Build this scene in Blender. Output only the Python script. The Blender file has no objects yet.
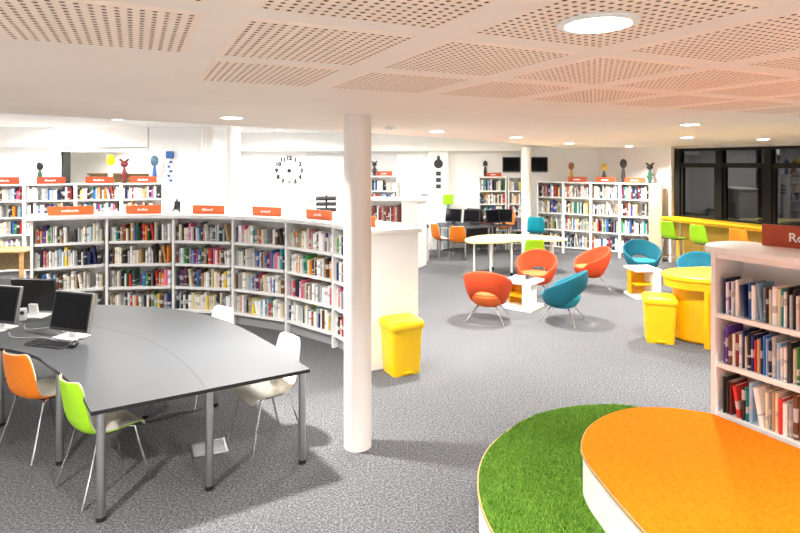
import bpy, bmesh, math, random
import numpy as np
from mathutils import Vector, Matrix
random.seed(7)
S = bpy.context.scene
COL = S.collection
PI = math.pi

# ------------------------------------------------------------------ camera
cam = bpy.data.objects.new('camera', bpy.data.cameras.new('camera'))
COL.objects.link(cam)
cam.location = (0, 0, 2.3)
cam.rotation_euler = (PI/2, 0, 0)
cam.data.sensor_width = 36.0
cam.data.lens = 36.0*565/800
cam.data.shift_y = -(266.5-163)/800
cam.data.clip_start = 0.05
S.camera = cam

# ------------------------------------------------------------------ world, exposure
S.view_settings.view_transform = 'Standard'
S.view_settings.look = 'None'
S.view_settings.exposure = 0.93
S.view_settings.gamma = 1.0
S.view_settings.use_curve_mapping = False
W = bpy.data.worlds.new('night'); S.world = W; W.use_nodes = True
W.node_tree.nodes['Background'].inputs[0].default_value = (0.02, 0.025, 0.035, 1)
W.node_tree.nodes['Background'].inputs[1].default_value = 0.3
try:
    S.cycles.max_bounces = 10; S.cycles.diffuse_bounces = 6
    S.cycles.use_denoising = True
    S.cycles.sample_clamp_indirect = 8.0
except Exception:
    pass
LOW_W, HIGH_W = 46.0, 60.0          # lamp powers
ZC, ZH = 2.69, 3.10                  # perforated ceiling, raised ceiling

# ------------------------------------------------------------------ materials
def nt(name):
    m = bpy.data.materials.new(name); m.use_nodes = True
    t = m.node_tree
    return m, t, t.nodes['Principled BSDF']

def mat(name, col, rough=0.5, metal=0.0, var=0.06, scale=30.0, bump=0.0, spec=0.5, emit=None, es=0.0):
    m, t, b = nt(name)
    n = t.nodes.new('ShaderNodeTexNoise'); n.inputs['Scale'].default_value = scale
    n.inputs['Detail'].default_value = 3
    tc = t.nodes.new('ShaderNodeTexCoord'); t.links.new(tc.outputs['Object'], n.inputs['Vector'])
    r = t.nodes.new('ShaderNodeValToRGB')
    r.color_ramp.elements[0].position = 0.3; r.color_ramp.elements[1].position = 0.7
    r.color_ramp.elements[0].color = tuple(max(0, c*(1-var)) for c in col)+(1,)
    r.color_ramp.elements[1].color = tuple(min(1, c*(1+var)) for c in col)+(1,)
    t.links.new(n.outputs['Fac'], r.inputs['Fac']); t.links.new(r.outputs['Color'], b.inputs['Base Color'])
    b.inputs['Roughness'].default_value = rough; b.inputs['Metallic'].default_value = metal
    b.inputs['Specular IOR Level'].default_value = spec
    if bump:
        bp = t.nodes.new('ShaderNodeBump'); bp.inputs['Strength'].default_value = bump
        bp.inputs['Distance'].default_value = 0.01
        t.links.new(n.outputs['Fac'], bp.inputs['Height']); t.links.new(bp.outputs['Normal'], b.inputs['Normal'])
    if emit:
        b.inputs['Emission Color'].default_value = emit+(1,); b.inputs['Emission Strength'].default_value = es
    return m

def book_mat(name, stuff):
    m, t, b = nt(name)
    N, L = t.nodes, t.links
    if stuff:
        ca = N.new('ShaderNodeAttribute'); ca.attribute_name = 'book_colour'; colour = ca.outputs['Color']
        hz = N.new('ShaderNodeAttribute'); hz.attribute_name = 'book_height'; height = hz.outputs['Fac']
        rr = N.new('ShaderNodeAttribute'); rr.attribute_name = 'book_random'; rnd = rr.outputs['Fac']
    else:
        oi = N.new('ShaderNodeObjectInfo'); colour = oi.outputs['Color']; rnd = oi.outputs['Random']
        tc = N.new('ShaderNodeTexCoord'); sp = N.new('ShaderNodeSeparateXYZ')
        L.new(tc.outputs['Generated'], sp.inputs[0]); height = sp.outputs['Z']
    def mth(op, a, c):
        n = N.new('ShaderNodeMath'); n.operation = op
        for i, x in enumerate((a, c)):
            if isinstance(x, (int, float)): n.inputs[i].default_value = x
            else: L.new(x, n.inputs[i])
        return n.outputs[0]
    lo = mth('ADD', mth('MULTIPLY', rnd, 0.45), 0.22)
    hi = mth('ADD', lo, mth('ADD', mth('MULTIPLY', mth('FRACT', mth('MULTIPLY', rnd, 7.3), 0), 0.28), 0.05))
    band = mth('MULTIPLY', mth('GREATER_THAN', height, lo), mth('LESS_THAN', height, hi))
    foot = mth('MULTIPLY', mth('GREATER_THAN', height, 0.06), mth('LESS_THAN', height, 0.13))
    foot = mth('MULTIPLY', foot, mth('GREATER_THAN', mth('FRACT', mth('MULTIPLY', rnd, 31.7), 0), 0.55))
    band = mth('MAXIMUM', band, foot)
    band = mth('MULTIPLY', band, mth('GREATER_THAN', mth('FRACT', mth('MULTIPLY', rnd, 13.1), 0), 0.35))
    hs = N.new('ShaderNodeHueSaturation'); hs.inputs['Saturation'].default_value = 0.5
    inv = N.new('ShaderNodeInvert'); L.new(colour, inv.inputs['Color']); L.new(inv.outputs[0], hs.inputs['Color'])
    mx = N.new('ShaderNodeMix'); mx.data_type = 'RGBA'
    L.new(mth('MULTIPLY', band, 0.5), mx.inputs[0]); L.new(colour, mx.inputs[6]); L.new(hs.outputs[0], mx.inputs[7])
    L.new(mx.outputs[2], b.inputs['Base Color']); b.inputs['Roughness'].default_value = 0.42
    return m

M = {}
M['white'] = mat('white laminate', (0.86, 0.86, 0.85), 0.35, var=0.015, scale=4)
M['wall'] = mat('white emulsion', (0.88, 0.88, 0.87), 0.8, var=0.015, scale=3)
M['ceil'] = mat('bounce tinted plaster', (0.93, 0.82, 0.715), 0.85, var=0.02, scale=2)  # peach tint puts orange bounce light into the plaster colour
M['perf'] = mat('bounce tinted acoustic board', (0.96, 0.79, 0.645), 0.8, var=0.02, scale=2)  # peachier than the plaster: stronger orange bounce painted into the panels
M['holeback'] = mat('brown hole backing', (0.24, 0.135, 0.075), 0.95)  # dark brown for hole walls and backing
M['pillar'] = mat('pale pillar paint', (0.85, 0.80, 0.77), 0.45, var=0.02, scale=2)
M['orange'] = mat('orange sign', (0.80, 0.155, 0.035), 0.45)
M['signred'] = mat('red sign', (0.42, 0.06, 0.016), 0.45)
M['signtext'] = mat('white lettering', (0.9, 0.9, 0.88), 0.5)
M['table'] = mat('dark grey laminate', (0.05, 0.054, 0.06), 0.5, var=0.22, scale=140)
M['black'] = mat('black plastic', (0.012, 0.012, 0.013), 0.4)
M['softblack'] = mat('charcoal plastic', (0.03, 0.03, 0.033), 0.5)
M['screen'] = mat('dark screen', (0.006, 0.006, 0.008), 0.08, spec=0.08)
M['chrome'] = mat('chrome', (0.75, 0.75, 0.76), 0.18, 1.0, var=0.02)
M['steel'] = mat('brushed steel', (0.5, 0.5, 0.51), 0.32, 1.0, var=0.08, scale=80)
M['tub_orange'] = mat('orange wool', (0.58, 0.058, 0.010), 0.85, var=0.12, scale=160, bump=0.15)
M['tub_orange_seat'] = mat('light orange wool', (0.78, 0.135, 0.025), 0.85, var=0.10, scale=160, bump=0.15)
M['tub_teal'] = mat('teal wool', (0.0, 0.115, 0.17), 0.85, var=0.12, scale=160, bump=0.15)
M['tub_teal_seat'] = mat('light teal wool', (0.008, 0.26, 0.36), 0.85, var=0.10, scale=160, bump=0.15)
M['lime'] = mat('lime plastic', (0.33, 0.66, 0.01), 0.35, var=0.04)
M['chairorange'] = mat('orange plastic', (0.88, 0.23, 0.012), 0.35, var=0.04)
M['chairwhite'] = mat('cream plastic', (0.82, 0.78, 0.68), 0.4, var=0.02)
M['tealplastic'] = mat('teal plastic', (0.0, 0.26, 0.36), 0.35, var=0.04)
M['yellow'] = mat('yellow plastic', (0.86, 0.54, 0.004), 0.38, var=0.03, scale=6)
M['amber'] = mat('amber plastic', (0.80, 0.42, 0.0), 0.42, var=0.03, scale=6)
M['paleyellow'] = mat('pale yellow laminate', (0.80, 0.70, 0.27), 0.4, var=0.02)
M['ochre'] = mat('shaded yellow panel', (0.62, 0.37, 0.03), 0.5, var=0.06)  # yellow panel with the shade under the counter put into its colour
M['wood'] = mat('oak', (0.52, 0.30, 0.12), 0.5, var=0.22, scale=12)
M['darkwood'] = mat('brown wood', (0.27, 0.19, 0.08), 0.55, var=0.2, scale=12)
M['frame'] = mat('black window frame', (0.010, 0.009, 0.008), 0.6, spec=0.2)
M['greyboard'] = mat('pale grey board', (0.62, 0.63, 0.64), 0.8, var=0.02)
M['beigeboard'] = mat('beige end panel', (0.60, 0.48, 0.32), 0.6, var=0.03, scale=6)
M['pages'] = mat('book pages', (0.80, 0.76, 0.66), 0.8)
M['book'] = book_mat('book cloth', False)
M['bookmass'] = book_mat('book cloth mass', True)
M['lamp'] = mat('lit diffuser', (0.9, 0.9, 0.9), 0.5, emit=(1.0, 0.96, 0.88), es=14.0)
M['platform_side'] = mat('white platform side', (0.80, 0.80, 0.77), 0.5, var=0.02)
M['plinth'] = mat('grey plinth', (0.30, 0.30, 0.31), 0.6)

def carpet(name, c0, c1, c2, scale):
    m, t, b = nt(name); N, L = t.nodes, t.links
    tc = N.new('ShaderNodeTexCoord')
    n = N.new('ShaderNodeTexNoise'); n.inputs['Scale'].default_value = scale; n.inputs['Detail'].default_value = 6
    n.inputs['Roughness'].default_value = 0.92
    L.new(tc.outputs['Object'], n.inputs['Vector'])
    r = N.new('ShaderNodeValToRGB'); e = r.color_ramp.elements
    e[0].position, e[0].color = 0.34, c0+(1,)
    e[1].position, e[1].color = 0.66, c2+(1,)
    k = e.new(0.5); k.color = c1+(1,)
    L.new(n.outputs['Fac'], r.inputs['Fac'])
    n2 = N.new('ShaderNodeTexNoise'); n2.inputs['Scale'].default_value = 1.3; n2.inputs['Detail'].default_value = 2
    L.new(tc.outputs['Object'], n2.inputs['Vector'])
    mr = N.new('ShaderNodeMapRange'); mr.inputs['To Min'].default_value = 0.93; mr.inputs['To Max'].default_value = 1.07
    L.new(n2.outputs['Fac'], mr.inputs['Value'])
    mx = N.new('ShaderNodeMix'); mx.data_type = 'RGBA'; mx.blend_type = 'MULTIPLY'; mx.inputs[0].default_value = 1
    L.new(r.outputs['Color'], mx.inputs[6]); L.new(mr.outputs[0], mx.inputs[7])
    L.new(mx.outputs[2], b.inputs['Base Color']); b.inputs['Roughness'].default_value = 0.95
    b.inputs['Specular IOR Level'].default_value = 0.1
    bp = N.new('ShaderNodeBump'); bp.inputs['Strength'].default_value = 0.6; bp.inputs['Distance'].default_value = 0.006
    L.new(n.outputs['Fac'], bp.inputs['Height']); L.new(bp.outputs['Normal'], b.inputs['Normal'])
    return m
M['carpet'] = carpet('grey carpet', (0.012, 0.012, 0.014), (0.095, 0.097, 0.104), (0.34, 0.345, 0.36), 60)
M['orangecarpet'] = carpet('orange felt carpet', (0.64, 0.118, 0.002), (0.76, 0.165, 0.003), (0.86, 0.215, 0.009), 45)
M['turf'] = carpet('turf backing', (0.03, 0.10, 0.006), (0.06, 0.17, 0.012), (0.10, 0.25, 0.02), 60)

def turf_blade():
    m, t, b = nt('turf blades'); N, L = t.nodes, t.links
    a = N.new('ShaderNodeAttribute'); a.attribute_name = 'blade_tone'
    r = N.new('ShaderNodeValToRGB'); e = r.color_ramp.elements
    e[0].color = (0.045, 0.15, 0.006, 1); e[1].color = (0.26, 0.48, 0.05, 1)
    L.new(a.outputs['Fac'], r.inputs['Fac']); L.new(r.outputs[0], b.inputs['Base Color'])
    b.inputs['Roughness'].default_value = 0.6
    return m
M['blade'] = turf_blade()

def glazing():
    m, t, b = nt('dark glazing')
    n = t.nodes.new('ShaderNodeTexNoise'); n.inputs['Scale'].default_value = 0.6
    bp = t.nodes.new('ShaderNodeBump'); bp.inputs['Strength'].default_value = 0.02
    t.links.new(n.outputs['Fac'], bp.inputs['Height']); t.links.new(bp.outputs['Normal'], b.inputs['Normal'])
    b.inputs['Base Color'].default_value = (0.004, 0.004, 0.005, 1)
    b.inputs['Roughness'].default_value = 0.03; b.inputs['IOR'].default_value = 1.58
    return m
M['glass'] = glazing()

# ------------------------------------------------------------------ helpers
class MB:
    def __init__(s): s.bm = bmesh.new()
    def box(s, c, size, rz=0.0, rx=0.0, ry=0.0, mi=0):
        m = Matrix.Translation(c) @ Matrix.Rotation(rz, 4, 'Z') @ Matrix.Rotation(rx, 4, 'X') @ Matrix.Rotation(ry, 4, 'Y') @ Matrix.Diagonal((size[0], size[1], size[2], 1))
        r = bmesh.ops.create_cube(s.bm, size=1.0, matrix=m)
        if mi:
            for f in {f for v in r['verts'] for f in v.link_faces}: f.material_index = mi
        return s
    def prism(s, poly, z0, z1, mi=0, cap_mi=None):
        lo = [s.bm.verts.new((x, y, z0)) for x, y in poly]
        hi = [s.bm.verts.new((x, y, z1)) for x, y in poly]
        n = len(poly)
        for i in range(n):
            f = s.bm.faces.new((lo[i], lo[(i+1) % n], hi[(i+1) % n], hi[i])); f.material_index = mi
        f = s.bm.faces.new(hi); f.material_index = mi if cap_mi is None else cap_mi
        f = s.bm.faces.new(lo[::-1]); f.material_index = mi
        return s
    def tube(s, pts, r, seg=8, closed=False):
        pts = [Vector(p) for p in pts]; rings = []
        n = len(pts)
        for i, p in enumerate(pts):
            if closed: d = (pts[(i+1) % n]-pts[i-1])
            else: d = pts[min(i+1, n-1)]-pts[max(i-1, 0)]
            d.normalize()
            up = Vector((0, 0, 1)) if abs(d.z) < 0.95 else Vector((1, 0, 0))
            a = d.cross(up).normalized(); b = d.cross(a)
            rr = r[i] if isinstance(r, (list, tuple)) else r
            rings.append([s.bm.verts.new(p+a*math.cos(2*PI*k/seg)*rr+b*math.sin(2*PI*k/seg)*rr) for k in range(seg)])
        for i in range(n if closed else n-1):
            A, B = rings[i], rings[(i+1) % n]
            for k in range(seg): s.bm.faces.new((A[k], A[(k+1) % seg], B[(k+1) % seg], B[k]))
        if not closed:
            s.bm.faces.new(rings[0][::-1]); s.bm.faces.new(rings[-1])
        return s
    def lathe(s, prof, seg=24, c=(0, 0, 0), sx=1.0, sy=1.0):
        rings = []
        for r, z in prof:
            rings.append([s.bm.verts.new((c[0]+r*sx*math.cos(2*PI*k/seg), c[1]+r*sy*math.sin(2*PI*k/seg), c[2]+z)) for k in range(seg)])
        for A, B in zip(rings, rings[1:]):
            for k in range(seg): s.bm.faces.new((A[k], A[(k+1) % seg], B[(k+1) % seg], B[k]))
        s.bm.faces.new(rings[0][::-1]); s.bm.faces.new(rings[-1])
        return s
    def ball(s, c, r, sc=(1, 1, 1), u=12, v=8):
        m = Matrix.Translation(c) @ Matrix.Diagonal((sc[0]*r, sc[1]*r, sc[2]*r, 1))
        bmesh.ops.create_uvsphere(s.bm, u_segments=u, v_segments=v, radius=1.0, matrix=m)
        return s
    def grid(s, P):
        V = [[s.bm.verts.new(p) for p in row] for row in P]
        for i in range(len(V)-1):
            for j in range(len(V[0])-1):
                s.bm.faces.new((V[i][j], V[i+1][j], V[i+1][j+1], V[i][j+1]))
        return s
    def mesh(s, name, mats, smooth=False, bevel=0.0, bseg=2):
        bmesh.ops.recalc_face_normals(s.bm, faces=s.bm.faces[:])
        if bevel:
            ed = [e for e in s.bm.edges if len(e.link_faces) == 2 and e.calc_face_angle(0) > 0.6]
            bmesh.ops.bevel(s.bm, geom=ed, offset=bevel, segments=bseg, affect='EDGES', profile=0.5, clamp_overlap=True)
        me = bpy.data.meshes.new(name); s.bm.to_mesh(me); s.bm.free()
        for m in (mats if isinstance(mats, (list, tuple)) else [mats]): me.materials.append(M[m] if isinstance(m, str) else m)
        if smooth:
            me.polygons.foreach_set('use_smooth', [True]*len(me.polygons))
            try: me.set_sharp_from_angle(angle=0.7)
            except Exception: pass
        return me
    def build(s, name, mats, parent=None, smooth=False, bevel=0.0, bseg=2, loc=(0, 0, 0), rz=0.0):
        o = bpy.data.objects.new(name, s.mesh(name, mats, smooth, bevel, bseg)); COL.objects.link(o)
        o.parent = parent; o.location = loc; o.rotation_euler = (0, 0, rz)
        return o

def tag(o, label, cat, group=None, kind=None):
    o['label'] = label
    if cat: o['category'] = cat
    if group: o['group'] = group
    if kind: o['kind'] = kind
    return o
def empty(name, loc=(0, 0, 0), rz=0.0):
    o = bpy.data.objects.new(name, None); COL.objects.link(o)
    o.location = loc; o.rotation_euler = (0, 0, rz); o.empty_display_size = 0.1
    return o
def copy_tree(o, parent=None):
    c = o.copy(); COL.objects.link(c); c.parent = parent
    for ch in list(o.children): copy_tree(ch, c)
    return c
def struct(o, label=None):
    o['kind'] = 'structure'
    if label: o['label'] = label
    return o
def font_mesh(o):
    me = bpy.data.meshes.new_from_object(o); p, l, r, n = o.parent, tuple(o.location), tuple(o.rotation_euler), o.name.split('.')[0]
    bpy.data.objects.remove(o)
    q = bpy.data.objects.new(n, me); COL.objects.link(q); q.parent = p; q.location = l; q.rotation_euler = r
    return q
def rot2(x, y, a): return (x*math.cos(a)-y*math.sin(a), x*math.sin(a)+y*math.cos(a))
def catmull(P, n=8, closed=True):
    out = []; N = len(P)
    for i in range(N if closed else N-1):
        if closed: p0, p1, p2, p3 = P[i-1], P[i], P[(i+1) % N], P[(i+2) % N]
        else: p0, p1, p2, p3 = P[max(i-1, 0)], P[i], P[i+1], P[min(i+2, N-1)]
        for k in range(n):
            t = k/n
            out.append(tuple(0.5*((2*p1[d])+(-p0[d]+p2[d])*t+(2*p0[d]-5*p1[d]+4*p2[d]-p3[d])*t*t+(-p0[d]+3*p1[d]-3*p2[d]+p3[d])*t**3) for d in range(2)))
    if not closed: out.append(tuple(P[-1]))
    return out

# building grid: A runs along the window wall, B across it
TH = math.atan((135-400)/565)
AX = (math.sin(TH), math.cos(TH)); BX = (math.cos(TH), -math.sin(TH))
def ab(a, b): return (a*AX[0]+b*BX[0], a*AX[1]+b*BX[1])
W0 = (6.38, 13.2)                       # a point on the window wall
def win(t, off=0.0): return (W0[0]-AX[0]*t-BX[0]*off, W0[1]-AX[1]*t-BX[1]*off)   # t towards the camera, off into the room

# ================================================================== STRUCTURE
YB = 15.3
struct(MB().box((1.9, 7.2, -0.05), (23.4, 21.0, 0.1)).build('floor', 'carpet'), 'grey speckled carpet floor')
edge = [(-9.6, -2.2), (-6.0, 1.36), (-3.12, 4.407), (-2.51, 5.066), (-2.0, 5.65), (-0.692, 7.108), (0.442, 8.40), (1.857, 10.45), (3.326, 12.96), (4.5, YB)]
edge = catmull(edge, 5, False)
wend = win(17.0)
ceil_poly = edge+[(win(-1.9)[0], YB), win(-1.8), wend, (wend[0], -3.2), (-9.6, -3.2)]
ceiling = struct(MB().prism(ceil_poly, ZC, ZH-0.01).build('ceiling', 'ceil'), 'low bounce tinted plaster ceiling with perforated panels')
struct(MB().box((1.9, 7.2, ZH+0.05), (23.4, 21.0, 0.1)).build('ceiling', 'wall'), 'raised white ceiling beyond the low ceiling edge')

# perforated panels: real holes, one shared mesh
def perf_mesh(la, lb, na, nb, r, th):
    V, F, MI = [], [], []
    ca, cb = la/na, lb/nb
    rim = 0.012
    def quad(p, mi=0):
        i = len(V); V.extend(p); F.append(tuple(range(i, i+len(p)))); MI.append(mi)
    for i in range(na):
        for j in range(nb):
            x0, y0 = -lb/2+j*cb, -la/2+i*ca
            cx, cy = x0+cb/2, y0+ca/2
            sq = [(x0+cb, cy), (x0+cb, y0+ca), (cx, y0+ca), (x0, y0+ca), (x0, cy), (x0, y0), (cx, y0), (x0+cb, y0)]
            oc = [(cx+r*math.cos(PI/4*k), cy+r*math.sin(PI/4*k)) for k in range(8)]
            for k in range(8):
                k2 = (k+1) % 8
                quad([(oc[k][0], oc[k][1], 0), (oc[k2][0], oc[k2][1], 0), (sq[k2][0], sq[k2][1], 0), (sq[k][0], sq[k][1], 0)])
                quad([(oc[k][0], oc[k][1], 0), (oc[k][0], oc[k][1], th), (oc[k2][0], oc[k2][1], th), (oc[k2][0], oc[k2][1], 0)], 1)
    quad([(-lb/2, -la/2, th), (-lb/2, la/2, th), (lb/2, la/2, th), (lb/2, -la/2, th)], 1)
    A, Bq = la/2, lb/2
    A2, B2 = A+rim, Bq+rim
    for p, q, p2, q2 in [((-Bq, -A), (Bq, -A), (-B2, -A2), (B2, -A2)), ((Bq, -A), (Bq, A), (B2, -A2), (B2, A2)), ((Bq, A), (-Bq, A), (B2, A2), (-B2, A2)), ((-Bq, A), (-Bq, -A), (-B2, A2), (-B2, -A2))]:
        quad([(p[0], p[1], 0), (q[0], q[1], 0), (q2[0], q2[1], th), (p2[0], p2[1], th)])
    me = bpy.data.meshes.new('perforated_panel'); me.from_pydata(V, [], F)
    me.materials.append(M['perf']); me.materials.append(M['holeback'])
    me.polygons.foreach_set('material_index', MI); me.update()
    return me
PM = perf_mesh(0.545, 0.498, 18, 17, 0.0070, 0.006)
PA, PB = 0.672, 0.627
for r in range(-4, 3):
    for c in range(-4, 9):
        if c < 0 and r > 1: continue
        x, y = ab(1.822+(r-1)*PA, 0.527+c*PB)
        if y < -1.5: continue
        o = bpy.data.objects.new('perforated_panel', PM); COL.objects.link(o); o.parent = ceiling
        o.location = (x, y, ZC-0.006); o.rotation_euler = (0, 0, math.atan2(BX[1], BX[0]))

# walls
struct(MB().box((0.35, YB+0.1, 1.55), (10.4, 0.2, 3.1)).build('wall_back', 'wall'), 'white back wall')
m = MB()
for x0, x1, z0, z1 in [(-9.6, -7.82, 0, 3.1), (-5.66, -4.4, 0, 3.1), (-7.82, -5.66, 2.57, 3.1)]:
    m.box(((x0+x1)/2, 12.9, (z0+z1)/2), (x1-x0, 0.2, z1-z0))
m.box((-4.5, 14.1, 1.55), (0.2, 2.6, 3.1))
wl = struct(m.build('wall_back_left', 'wall'), 'white wall with an opening behind the tall bookcase')
m = MB(); m.box((-7.74, 12.76, 1.27), (0.12, 0.1, 2.54)); m.box((-6.74, 12.76, 2.6), (2.12, 0.1, 0.09))
struct(m.build('trim_1', 'white'), 'white frame around the opening')
struct(MB().box((-7.6, 12.72, 2.88), (3.9, 0.16, 0.44)).build('trim_2', 'wall'), 'white bulkhead above the opening')
struct(MB().box((-5.0, 12.68, 1.55), (1.15, 0.25, 3.1)).build('trim_3', 'wall'), 'white pilaster right of the opening')
struct(MB().box((-7.0, 15.9, 1.55), (5.0, 0.2, 3.1)).build('wall_recess', 'wall'), 'grey wall seen through the opening')
struct(MB().box((-7.78, 13.15, 1.3), (0.05, 0.3, 2.6)).build('trim_4', 'softblack'), 'dark jamb inside the opening')
struct(MB().box((-9.7, 7.2, 1.55), (0.2, 21.0, 3.1)).build('wall_left', 'wall'), 'white left wall')
struct(MB().box((1.9, -3.3, 1.55), (23.4, 0.2, 3.1)).build('wall_front', 'wall'), 'white wall behind')
struct(MB().box((-1.3, YB-0.02, 1.92), (2.45, 0.04, 1.24)).build('trim_5', 'greyboard'), 'pale grey board on the back wall')
struct(MB().box((-0.5, YB-0.2, 2.86), (7.7, 0.4, 0.48)).build('trim_6', 'wall'), 'white beam along the back wall')
struct(MB().box((1.02, YB-0.15, 1.55), (0.5, 0.3, 3.1)).build('trim_7', 'wall'), 'white pilaster with black hanging plates')

# window wall on the right
wa = math.atan2(-AX[1], -AX[0])           # direction of +t
def wbox(m, t0, t1, o0, o1, z0, z1):
    p = [win(t0, o0), win(t1, o0), win(t1, o1), win(t0, o1)]
    m.prism(p, z0, z1); return m
wr = wbox(wbox(MB(), -2.4, 17.2, -0.3, -0.02, 0, 1.02), -2.4, 0.0, -0.3, 0.0, 0, ZC)
wbox(wr, 0, 17.2, -0.3, -0.02, 2.63, ZC+0.3); wbox(wr, 0, 0.06, -0.02, 0.14, 0, ZC)
struct(wr.build('wall_right', 'pillar'), 'pale window wall with wide dark glazing')
struct(wbox(MB(), 0.06, 17.0, -0.02, 0.012, 0, 1.02).build('trim_8', 'ochre'), 'yellow panelling with shade painted in, under the window counter')
MUL = [0.14+1.03*k for k in range(16)]
for k in range(15):
    t0, t1 = MUL[k], MUL[k+1]
    w = empty('window_%d' % (k+1)); struct(w, 'black framed window with dark night glass')
    f = MB()
    wbox(f, t0-0.07, t0+0.07, -0.1, 0.05, 1.02, 2.63)
    f.build('window_mullion', 'frame', w)
    f = MB()
    wbox(f, t0+0.07, t1-0.07, -0.1, 0.035, 1.02, 1.10); wbox(f, t0+0.07, t1-0.07, -0.1, 0.035, 2.20, 2.30)
    wbox(f, t0+0.07, t1-0.07, -0.1, 0.035, 2.57, 2.63)
    if k == 0: wbox(f, 0.06, t0-0.07, -0.1, 0.035, 1.02, 2.63)
    wbox(f, t0+0.07, t0+0.13, -0.1, 0.01, 1.10, 2.20); wbox(f, t1-0.13, t1-0.07, -0.1, 0.01, 1.10, 2.20)
    f.build('window_frame', 'frame', w)
    wbox(MB(), t0+0.13, t1-0.13, -0.05, -0.03, 1.10, 2.20).build('window_pane', 'glass', w)
    wbox(MB(), t0+0.07, t1-0.07, -0.05, -0.03, 2.30, 2.57).build('window_pane', 'glass', w)

# round pillars
def pillar(x, y, r, z, label):
    m = MB(); m.lathe([(r, 0), (r, z)], 40, (x, y, 0))
    struct(m.build('pillar', 'pillar', smooth=True), label)
pillar(-0.345, 4.60, 0.112, ZC, 'round white pillar standing free on the carpet')
pillar(-2.78, 9.45, 0.11, ZH, 'slender white pillar behind the curved bookcase')
pillar(-4.22, 12.42, 0.11, ZH, 'slim white pillar beside the white pilaster')
pillar(3.15, 14.1, 0.12, ZC, 'white pillar between the two wall screens')

# ================================================================== LAMPS
def downlight(x, y, z, power, label, r=0.088, group='round recessed downlights', spread=138):
    e = empty('downlight', (x, y, z)); tag(e, label, 'ceiling light', group)
    m = MB(); m.lathe([(r+0.022, -0.001), (r+0.02, -0.006), (r, -0.009), (r-0.004, -0.004), (r-0.004, -0.001)], 32)
    m.build('trim_ring', 'white', e, smooth=True)
    MB().lathe([(0.001, -0.014), (r*0.6, -0.0135), (r-0.004, -0.010), (r-0.004, -0.005)], 32).build('diffuser', 'lamp', e, smooth=True)
    l = bpy.data.lights.new('downlight', 'AREA'); l.shape = 'DISK'; l.size = 2*r; l.energy = power; l.color = (1.0, 0.965, 0.915); l.spread = math.radians(spread)
    o = bpy.data.objects.new('downlight_bulb', l); COL.objects.link(o); o.parent = e; o.location = (0, 0, -0.018)
    return e
downlight(0.54, 1.542, ZC-0.006, LOW_W, 'large lit downlight set into a perforated ceiling panel')
for x, y, lab in [(-1.424, 4.79, 'lit downlight over the large curved grey table'), (0.451, 6.886, 'lit downlight near the yellow bin by the round pillar'), (1.74, 8.475, 'lit downlight over the orange and teal tub chairs')]:
    downlight(x, y, ZC, LOW_W*(1.75 if x < 0 else 1.2), lab, spread=130)
for x, y, lab in [(2.9, 5.65, 'lit downlight in the smooth ceiling behind the platform bookcase'), (4.305, 8.475, 'lit downlight above the yellow desk'), (5.899, 9.181, 'lit downlight close to the dark windows'), (5.231, 12.9, 'lit downlight at the tall bookcase by the windows'), (3.3, 11.0, 'lit downlight over the pale yellow table')]:
    downlight(x, y, ZC, LOW_W*1.25, lab)
for x, y in [(-2.3, 1.2), (-5.2, -0.6), (-1.3, -1.4), (3.6, 1.3), (3.0, -1.6), (6.8, 4.2), (8.8, 1.4), (7.6, -1.8)]:  # unseen downlights added so their bounce brightens the near ceiling
    downlight(x, y, ZC-0.006, LOW_W*2.5, 'added unseen downlight brightening the low ceiling')
for x, y in [(-7.3, 12.2), (-7.6, 9.2), (-5.9, 6.4), (-5.2, 10.4), (-2.6, 10.9), (-1.6, 8.9), (-2.9, 13.6), (-0.4, 13.0), (1.6, 12.6), (-7.4, 5.6), (-7.6, 2.4)]:
    downlight(x, y, ZH, HIGH_W, 'lit downlight in the raised white ceiling beyond the low ceiling', group='downlights in the raised ceiling', spread=168)

# ================================================================== BOOKS
PAL = {'white': (0.86, 0.85, 0.82), 'cream': (0.74, 0.66, 0.48), 'grey': (0.34, 0.35, 0.36), 'black': (0.02, 0.02, 0.022),
       'navy': (0.015, 0.025, 0.11), 'blue': (0.03, 0.13, 0.42), 'pale blue': (0.30, 0.50, 0.68), 'red': (0.55, 0.03, 0.03),
       'maroon': (0.18, 0.02, 0.025), 'orange': (0.78, 0.24, 0.02), 'yellow': (0.80, 0.60, 0.06), 'green': (0.07, 0.30, 0.06),
       'dark green': (0.02, 0.09, 0.045), 'teal': (0.01, 0.27, 0.27), 'purple': (0.11, 0.04, 0.28), 'pink': (0.68, 0.14, 0.30),
       'brown': (0.13, 0.055, 0.025), 'tan': (0.45, 0.30, 0.16)}
MIX = ['white']*15+['cream']*5+['grey']*4+['black']*6+['navy']*2+['blue']*2+['pale blue']*2+['red']*2+['maroon', 'tan', 'orange', 'yellow', 'green', 'dark green', 'teal', 'purple', 'pink', 'brown', 'brown', 'tan', 'tan']
def book_template():
    V = [(-.5, .06, 0), (-.2, 0, 0), (.2, 0, 0), (.5, .06, 0), (.5, 1, 0), (-.5, 1, 0)]
    V = V+[(x, y, 1) for x, y, z in V]
    n = 6
    F = [(i, (i+1) % n, (i+1) % n+n, i+n) for i in range(n)]
    F.append((5, 4, 3, 2, 1, 0))
    # top: cover rim and sunk page block
    T = len(V)
    V += [(-.36, .12, 1), (.36, .12, 1), (.36, .97, 1), (-.36, .97, 1), (-.36, .12, .985), (.36, .12, .985), (.36, .97, .985), (-.36, .97, .985)]
    F += [(6, 7, T), (7, 8, T+1, T), (8, 9, T+1), (9, 10, T+2, T+1), (10, 11, T+3, T+2), (11, 6, T, T+3)]
    F += [(T, T+1, T+5, T+4), (T+1, T+2, T+6, T+5), (T+2, T+3, T+7, T+6), (T+3, T, T+4, T+7)]
    pages = len(F); F.append((T+4, T+5, T+6, T+7))
    return V, F, pages
BV, BF, BPG = book_template()
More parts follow.
